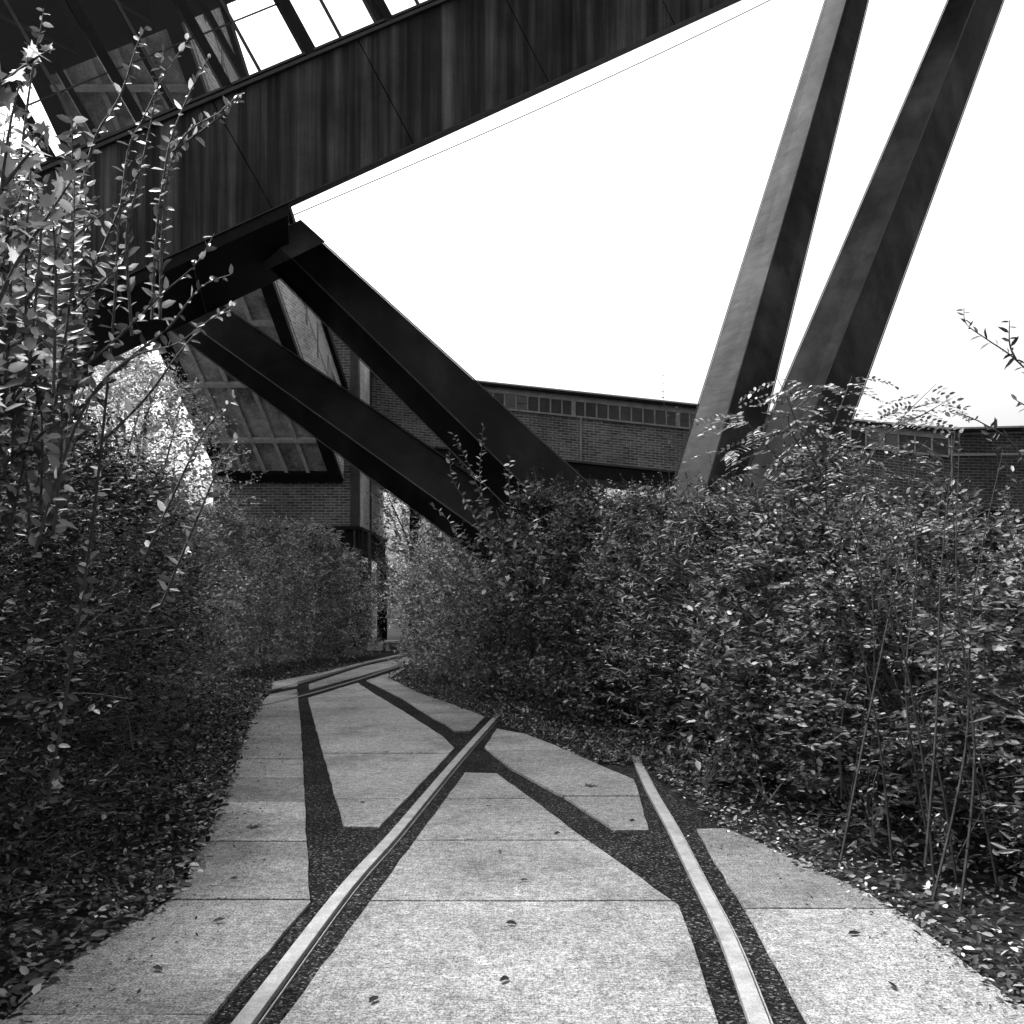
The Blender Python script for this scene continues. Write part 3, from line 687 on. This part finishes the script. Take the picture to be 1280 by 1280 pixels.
# hand placed branches, given as photo positions with a depth
def branch_plant(name, cat, label, base, branches, L, leafmat, shape=OVAL, gap=.035, seed=1, r0=.006, group=None, twigmat='twig', pin=False, up=.9, pair=False):
    rng = np.random.default_rng(seed); root = empty(name, (base[0], base[1], 0)); tag(root, label, cat, group)
    mb = MB(); Ps=[];Ds=[];Ns=[];Ss=[]
    for br in branches:
        pts = [ray(*p) for p in br]; Q = []
        for i in range(len(pts)-1):
            for k in range(5):
                t = k/5; p0=pts[max(i-1,0)];p1=pts[i];p2=pts[i+1];p3=pts[min(i+2,len(pts)-1)]
                Q.append(.5*((2*p1)+(-p0+p2)*t+(2*p0-5*p1+4*p2-p3)*t*t+(-p0+3*p1-3*p2+p3)*t**3))
        Q.append(pts[-1]); mb.tube(Q, r0, .0015, 5)
        sd = 1
        for i in range(len(Q)-1):
            seg_ = Q[i+1]-Q[i]; n = max(1, int(seg_.length/gap+rng.random()))
            if gap > 5: n = 0
            d = seg_.normalized(); side = d.cross(Vector((0,-.6,.5))).normalized()
            for k in range(n):
                for s2 in ((1,-1) if pair else (sd,)):
                    p = Q[i]+seg_*((k+rng.random()*.5)/n); sd = -sd
                    dd = d*.45+side*s2+Vector(rng.normal(0,.6,3)); nn_ = Vector((0,-.75,up*.8))+Vector(rng.normal(0,.6,3))
                    Ps.append(tuple(p)); Ds.append(tuple(dd)); Ns.append(tuple(nn_)); Ss.append(L*rng.uniform(.6,1.25)*(1-.4*i/len(Q)))
    P, D, NN, S = np.array(Ps), np.array(Ds), np.array(Ns), np.array(Ss)
    if pin:
        D[:,2] *= .25
        P, D, NN, S = pinnate(rng, P, D, rng.uniform(.26,.38,len(P)), 8, L)
    V, Fc = leaves(P, D, NN, S, shape)
    o = bpy.data.objects.new('foliage', npmesh('foliage', V, Fc, [M[leafmat]])); col.objects.link(o); link(o, root)
    mb.build('stems', M[twigmat], root); return root
z = 3.3
branch_plant('tall_shrub','shrub','tall near shrub with oval-leaved sprays reaching up over the girder', (-1.9,3.4),
 [[(60,1000,3.5),(110,700,3.4),(140,420,z),(148,290,z),(160,190,z),(178,150,z),(205,95,z),(238,45,z)],
  [(165,420,z),(158,300,z),(170,240,z),(185,170,z),(192,135,z),(205,60,z)],
  [(190,400,z),(195,300,z),(205,220,z),(215,170,z),(240,110,z),(262,70,z)],
  [(200,400,z),(203,290,z),(212,210,z),(235,165,z),(275,140,z),(300,118,z)],
  [(215,190,z),(250,165,z),(285,138,z),(300,122,z)],
  [(120,330,z),(150,260,z),(165,230,z),(180,205,z)],
  [(100,240,z),(120,170,z),(150,120,z),(170,60,z),(182,34,z)],
  [(20,260,z),(28,180,z),(40,90,z),(50,40,z),(55,10,z)],
  [(80,480,3.2),(150,420,3.2),(200,370,3.2),(245,330,3.2),(268,292,3.2)],
  [(90,520,3.2),(160,450,3.2),(210,410,3.2),(250,360,3.2),(292,342,3.2)],
  [(120,560,3.4),(180,500,3.4),(225,440,3.4),(262,400,3.4),(298,378,3.4)],
  [(180,700,3.6),(230,590,3.6),(262,530,3.6),(300,492,3.6)],
  [(200,760,3.6),(250,640,3.6),(280,570,3.6),(298,548,3.6)]], .052, 'leafnear', gap=.020, seed=3)
rb = []
rr = random.Random(8)
for i in range(95):
    x0 = rr.uniform(-80,85); y0_ = rr.uniform(300,680); zz = rr.uniform(3.0,4.2)
    x1 = x0+rr.uniform(-60,50); y1_ = y0_-rr.uniform(90,230); rb.append([(x0,y0_,zz),((x0+x1)/2+rr.uniform(-15,15),(y0_+y1_)/2,zz),(x1,max(y1_,150 if x1<130 else 330),zz-.1)])
for i in range(22):
    x0 = rr.uniform(-70,110); zz = rr.uniform(2.7,3.4); x1 = x0+rr.uniform(-30,60)
    rb.append([(x0,rr.uniform(420,520),zz),((x0+x1)/2+rr.uniform(-15,15),rr.uniform(300,360),zz),(x1,rr.uniform(130,260),zz)])
branch_plant('tall_shrub','shrub','tall dark shrub filling the left edge with crowded arching twigs', (-2.1,3.7), rb, .066, 'leafnear', gap=.015, seed=4)
branch_plant('maple_sapling','sapling','sapling with large lobed pale leaves at the upper left corner', (-1.4,2.3),
 [[(-40,900,2.3),(-20,500,2.3),(0,250,2.2),(18,130,2.2),(40,60,2.2)],[(-20,420,2.2),(20,330,2.2),(60,270,2.2),(90,225,2.2)],[(-10,250,2.2),(30,200,2.2),(62,160,2.2)],[(-20,130,2.2),(20,90,2.2),(62,62,2.2)]], .075, 'leafbig', shape=MAPLE, gap=.06, seed=6, up=.5)
branch_plant('leafy_sapling','sapling','sapling holding large serrated pale leaves out over the ribbed soffit', (-1.6,3.0),
 [[(40,700,3.0),(100,520,3.0),(160,450,3.0),(220,430,3.0),(262,400,3.0),(290,388,3.0)],[(60,420,3.0),(110,370,3.0),(150,330,3.0)],[(30,380,3.0),(90,300,3.0),(140,260,3.0)]], .055, 'leafbig', gap=.035, seed=7)
# leader shoots in front of the left struts
z = 9.0
branch_plant('shoot','shrub','slim leafy shoots standing up in front of the two left struts', (-.2,9.3),
 [[(640,760,z),(612,660,z),(600,600,z),(602,560,z),(604,530,z)],[(640,760,z),(610,650,z),(590,590,z),(565,540,z)],[(650,760,z),(640,660,z),(636,600,z),(638,570,z)],
  [(600,740,z),(575,680,z),(560,650,z),(535,628,z)],[(640,740,z),(590,640,z),(566,600,z),(562,565,z)],[(680,740,z),(665,650,z),(655,600,z)],[(760,720,z),(752,650,z),(745,610,z)],[(610,740,z),(575,700,z),(545,665,z)]],
 .085, 'leafnear', gap=.034, seed=9)
z = 10.5
branch_plant('shoot','shrub','thin pale shoots rising before the brick bridge between the strut pairs', (2.2,10.5),
 [[(840,720,z),(838,640,z),(835,560,z),(830,500,z),(828,460,z)],[(850,720,z),(846,620,z),(842,550,z),(848,505,z)],[(800,720,z),(790,640,z),(775,590,z)],[(900,720,z),(895,620,z),(885,560,z)]], .055, 'leaf', gap=.09, seed=10, r0=.004)
z = 7.0
rb = [[(1035,900,7.3),(1030,760,7.2),(1033,640,z),(1030,560,z),(1025,500,z)],[(1032,640,z),(1070,590,z),(1120,530,z),(1170,480,z)],[(1030,600,z),(1000,540,z),(985,500,z),(970,470,z)],
      [(1030,620,z),(970,570,z),(930,525,z),(912,520,z)],[(1030,560,z),(1050,510,z),(1065,470,z)],[(1032,650,z),(980,610,z),(940,590,z),(900,560,z)],[(1040,680,z),(1090,620,z),(1140,570,z),(1160,550,z)],[(1120,530,z),(1150,520,z),(1185,500,z)],[(1000,560,z),(985,520,z),(1010,480,z)]]
branch_plant('feathery_sapling','sapling','sapling with feathery compound leaves before the right pair of struts', (2.4,7.2), rb, .056, 'leafnear', gap=.07, seed=57, pin=True, r0=.009)
z = 4.2
branch_plant('twiggy_shrub','shrub','tall twig with few lance leaves against white sky at the right edge', (2.6,4.2),
 [[(1330,900,z),(1320,600,z),(1300,490,z),(1270,450,z),(1235,425,z),(1208,405,z),(1205,385,z)],[(1270,450,z),(1262,430,z),(1262,400,z)],[(1310,640,z),(1270,560,z),(1230,530,z),(1195,515,z)],[(1310,600,z),(1290,520,z),(1270,500,z)],
  [(1320,760,z),(1280,620,z),(1250,570,z),(1235,540,z)]], .075, 'leaf', shape=LANCE, gap=.03, seed=14)
rb = []
rr = random.Random(21)
for i in range(26):
    x0 = rr.uniform(1040,1300); zz = rr.uniform(3.9,6.0); yb0 = 752+CAMZ*F/zz-rr.uniform(0,60); x1 = x0+rr.uniform(-120,120); y1_ = rr.uniform(520,700)
    rb.append([(x0,yb0,zz),((x0*2+x1)/3+rr.uniform(-20,20),(yb0*2+y1_)/3,zz),((x0+x1*2)/3+rr.uniform(-15,15),(yb0+y1_*2)/3,zz),(x1,y1_,zz)])
branch_plant('twiggy_shrub','shrub','tangle of bare arching stems in the shrubs at the right edge', (2.6,4.9), rb, .05, 'leafdark', shape=LANCE, gap=.07, seed=15, r0=.008, twigmat='bark')
for i, (x0, zz, up_b, lb_) in enumerate(((880,6.6,45,'clump of pale dry stems behind the end of the right rail'),(960,6.0,60,'clump of pale dry stems at the top of the right paving strip'),(1090,5.0,70,'clump of pale dry stems above the right paving strip'),(1190,4.6,60,'clump of pale dry stems near the right edge'))):
    yb0 = 752+CAMZ*F/zz-up_b*.3; rb = []
    for k in range(5):
        a = rr.uniform(-1,1); rb.append([(x0,yb0,zz),(x0+a*25,yb0-up_b*.5,zz),(x0+a*70,yb0-up_b*rr.uniform(.8,1.6),zz-.1)])
    branch_plant('dry_stems','shrub',lb_, (2.2+i*.3,zz), rb, .035, 'leafpale', gap=.3, seed=40+i, r0=.004, twigmat='deadtwig')

# ------------------------------------------------------------------ litter, ground cover (uncountable)
def scatter(name, polys, n, L, m, seed, cat, label, zmax=.02, upr=1.0, shape=OVAL):
    rng = np.random.default_rng(seed); P = []
    tot = sum(w for *_, w in polys)
    for (a, c, wd, bias, w) in polys:            # along the border a->c, spreading outwards wd
        k = int(n*w/tot); t = rng.random(k); s_ = (rng.random(k)**bias)*wd-.07*rng.random(k)**2
        A, C = np.array(a), np.array(c); d = C-A; nn = np.array([d[1],-d[0]]); nn = nn/np.linalg.norm(nn)
        xy = A+d*t[:,None]+nn*s_[:,None]; P.append(np.column_stack([xy, rng.uniform(0,zmax,k)]))
    P = np.concatenate(P); k = len(P)
    D = rng.normal(0,1,(k,3)); D[:,2] = np.abs(rng.normal(0,.25,k))*(3 if zmax > .05 else 1); NR = rng.normal(0,.45,(k,3)); NR[:,2] = upr
    V, Fc = leaves(P, D, NR, L*rng.uniform(.5,1.3,k), shape)
    o = bpy.data.objects.new(name, npmesh(name, V, Fc, [M[m]])); col.objects.link(o); tag(o, label, cat, kind='stuff'); return o
def xy(px, py): p = gnd(px, py); return (p.x, p.y)
Lb = [xy(-30,1310),xy(9,1272),xy(75,1211),xy(176,1149),xy(218,1120),xy(245,1069),xy(272,1011),xy(295,950),xy(310,905),xy(320,884),xy(338,853),xy(400,841),xy(450,829)]
Lseg = [(Lb[i+1],Lb[i],1.3,1.0,math.dist(Lb[i],Lb[i+1])) for i in range(len(Lb)-1)]
Rb = [xy(1300,1278),xy(1238,1230),xy(1184,1187),xy(1131,1145),xy(1078,1113),xy(1025,1089),xy(967,1060),xy(908,1036),xy(850,985),xy(797,955),xy(747,954),xy(692,930),xy(654,916),xy(612,897),xy(560,878),xy(525,866),xy(487,848)]
Rseg = [(Rb[i],Rb[i+1],1.2,1.0,math.dist(Rb[i],Rb[i+1])) for i in range(len(Rb)-1)]
scatter('leaf_litter', [(b_,a_,w,bi,l) for (b_,a_,w,bi,l) in [(s_[1],s_[0],-s_[2],s_[3],s_[4]) for s_ in Lseg]]+[], 1, .04,'litter',1,'leaf litter','x') if False else None
def outward(segs, side):                          # make the normal point away from the path
    out = []
    for a, c, w, bi, l in segs:
        d = (c[0]-a[0], c[1]-a[1]); n = (d[1], -d[0])
        if n[0]*side < 0: a, c = c, a
        out.append((a, c, w, bi, l))
    return out
Lo, Ro = outward(Lseg,-1), outward(Rseg,1)
scatter('leaf_litter', [(a,c,w*1.1,1.5,l) for a,c,w,bi,l in Lo], 15000, .055, 'litter', 31, 'leaf litter', 'fallen leaves on the dark soil left of the path')
scatter('leaf_litter', [(a,c,w,1.5,l) for a,c,w,bi,l in Ro], 12000, .042, 'litter', 32, 'leaf litter', 'fallen leaves and crumbs on the soil right of the path')
scatter('ground_cover', [(a,c,.9,1.2,l) for a,c,w,bi,l in Ro[8:]], 9000, .04, 'leaf', 33, 'ground cover', 'low weeds along the right edge of the path by the rail ends', .14, .8)
scatter('ground_cover', [(a,c,1.0,.7,l) for a,c,w,bi,l in Lo], 9000, .04, 'leafdark', 34, 'ground cover', 'low weeds at the foot of the left hedge', .13, .8)
scatter('leaf_crumbs', [(c,a,.45,1.6,l) for a,c,w,bi,l in Lo[:9]]+[(c,a,.4,1.6,l) for a,c,w,bi,l in Ro[:7]], 1600, .018, 'litter', 35, 'leaf litter', 'small crumbs of dry leaf on the edges of the paving', .001)
for o in bpy.data.objects:
    if o.name.startswith('leaf_crumbs'): o.location.z = .014
# single fallen leaves and tufts on the paving
spots = [(647,1161,'dark fallen leaf on the large central slab, upper one'),(636,1229,'dark fallen leaf on the large central slab, lower one'),(461,1261,'small dark leaf near the bottom edge beside the left rail'),
 (191,1216,'curled dark leaf on the bottom left slab'),(265,1158,'small dark leaf left of the tar strip'),(1120,1243,'curled leaf on the right paving strip'),(1060,1173,'small leaf on the upper part of the right paving strip'),
 (623,1068,'light curled leaf in the middle of the central slab'),(650,1105,'tiny leaf just above the wide joint'),(607,1012,'tiny leaf near the top of the central slab'),(692,1047,'twig-like leaf at the right side of the central slab'),
 (486,943,'tiny leaf on the left middle slab, at its joint'),(456,1007,'tiny leaf low on the left middle slab'),(786,1030,'dark leaf at the tip of the right wedge slab'),(297,1104,'tiny leaf on the left strip above the joint')]
for i, (px, py, lb_) in enumerate(spots):
    p = gnd(px, py); rng = np.random.default_rng(100+i)
    V, Fc = leaves(np.array([[p.x,p.y,.018]]), np.array([[rng.normal(),rng.normal()*.5,.05]]), np.array([[.2*rng.normal(),-.3,1.]]), np.array([.055 if py > 1140 else .045]), OVAL)
    V[:,2] += rng.uniform(0,.008,len(V))
    o = bpy.data.objects.new('fallen_leaf', npmesh('fallen_leaf', V, Fc, [M['steel']])); col.objects.link(o); tag(o, lb_, 'fallen leaf', 'single fallen leaves on the paving')
for px, py, lb_ in ((315,1037,'small weed tuft growing on the left paving strip'),(738,985,'small weed tuft growing on the right wedge slab'),(1200,1120,'grassy tuft on the soil at the right')):
    p = gnd(px, py); rng = np.random.default_rng(px); k = 60; a = rng.random(k)*6.28
    D = np.column_stack([np.cos(a), np.sin(a), rng.uniform(.15,.8,k)])
    V, Fc = leaves(np.tile([p.x,p.y,.012],(k,1))+rng.normal(0,.012,(k,3))*[1,1,0], D, np.tile([0,0,1.],(k,1))+rng.normal(0,.3,(k,3)), rng.uniform(.025,.05,k), LANCE)
    o = bpy.data.objects.new('weed_tuft', npmesh('weed_tuft', V, Fc, [M['leafmid']])); col.objects.link(o); tag(o, lb_, 'weed')

# ------------------------------------------------------------------ LIGHT, SKY, CAMERA
SUN_EL, SUN_AZ = R(60), R(-52)                     # azimuth clockwise from +Y (ahead) towards +X (right)
w = bpy.data.worlds.new('World'); scene.world = w; w.use_nodes = True; nt = w.node_tree
sky = N(nt, 'ShaderNodeTexSky', sky_type='NISHITA'); sky.sun_disc = False; sky.sun_elevation = SUN_EL; sky.sun_rotation = SUN_AZ
sky.dust_density = 9; sky.air_density = 1.5; sky.ozone_density = 1
bw = N(nt, 'ShaderNodeRGBToBW'); nt.links.new(sky.outputs[0], bw.inputs[0]); nt.links.new(bw.outputs[0], nt.nodes['Background'].inputs['Color'])
nt.nodes['Background'].inputs['Strength'].default_value = .15
sl = bpy.data.lights.new('sun', 'SUN'); sl.energy = 3.4; sl.angle = R(10); so_ = bpy.data.objects.new('sun', sl); col.objects.link(so_)
dirv = Vector((math.sin(SUN_AZ)*math.cos(SUN_EL), math.cos(SUN_AZ)*math.cos(SUN_EL), math.sin(SUN_EL)))
so_.rotation_euler = dirv.to_track_quat('Z', 'Y').to_euler()
cam = bpy.data.cameras.new('camera'); co = bpy.data.objects.new('camera', cam); col.objects.link(co)
co.location = (0,0,CAMZ); co.rotation_euler = (R(90),0,0); cam.sensor_width = 36; cam.lens = 36*F/1280; cam.shift_y = (HY-640)/1280; cam.clip_end = 3000; cam.clip_start = .05
scene.camera = co
scene.view_settings.view_transform = 'Standard'; scene.view_settings.look = 'None'; scene.view_settings.exposure = 1.5; scene.view_settings.gamma = 1
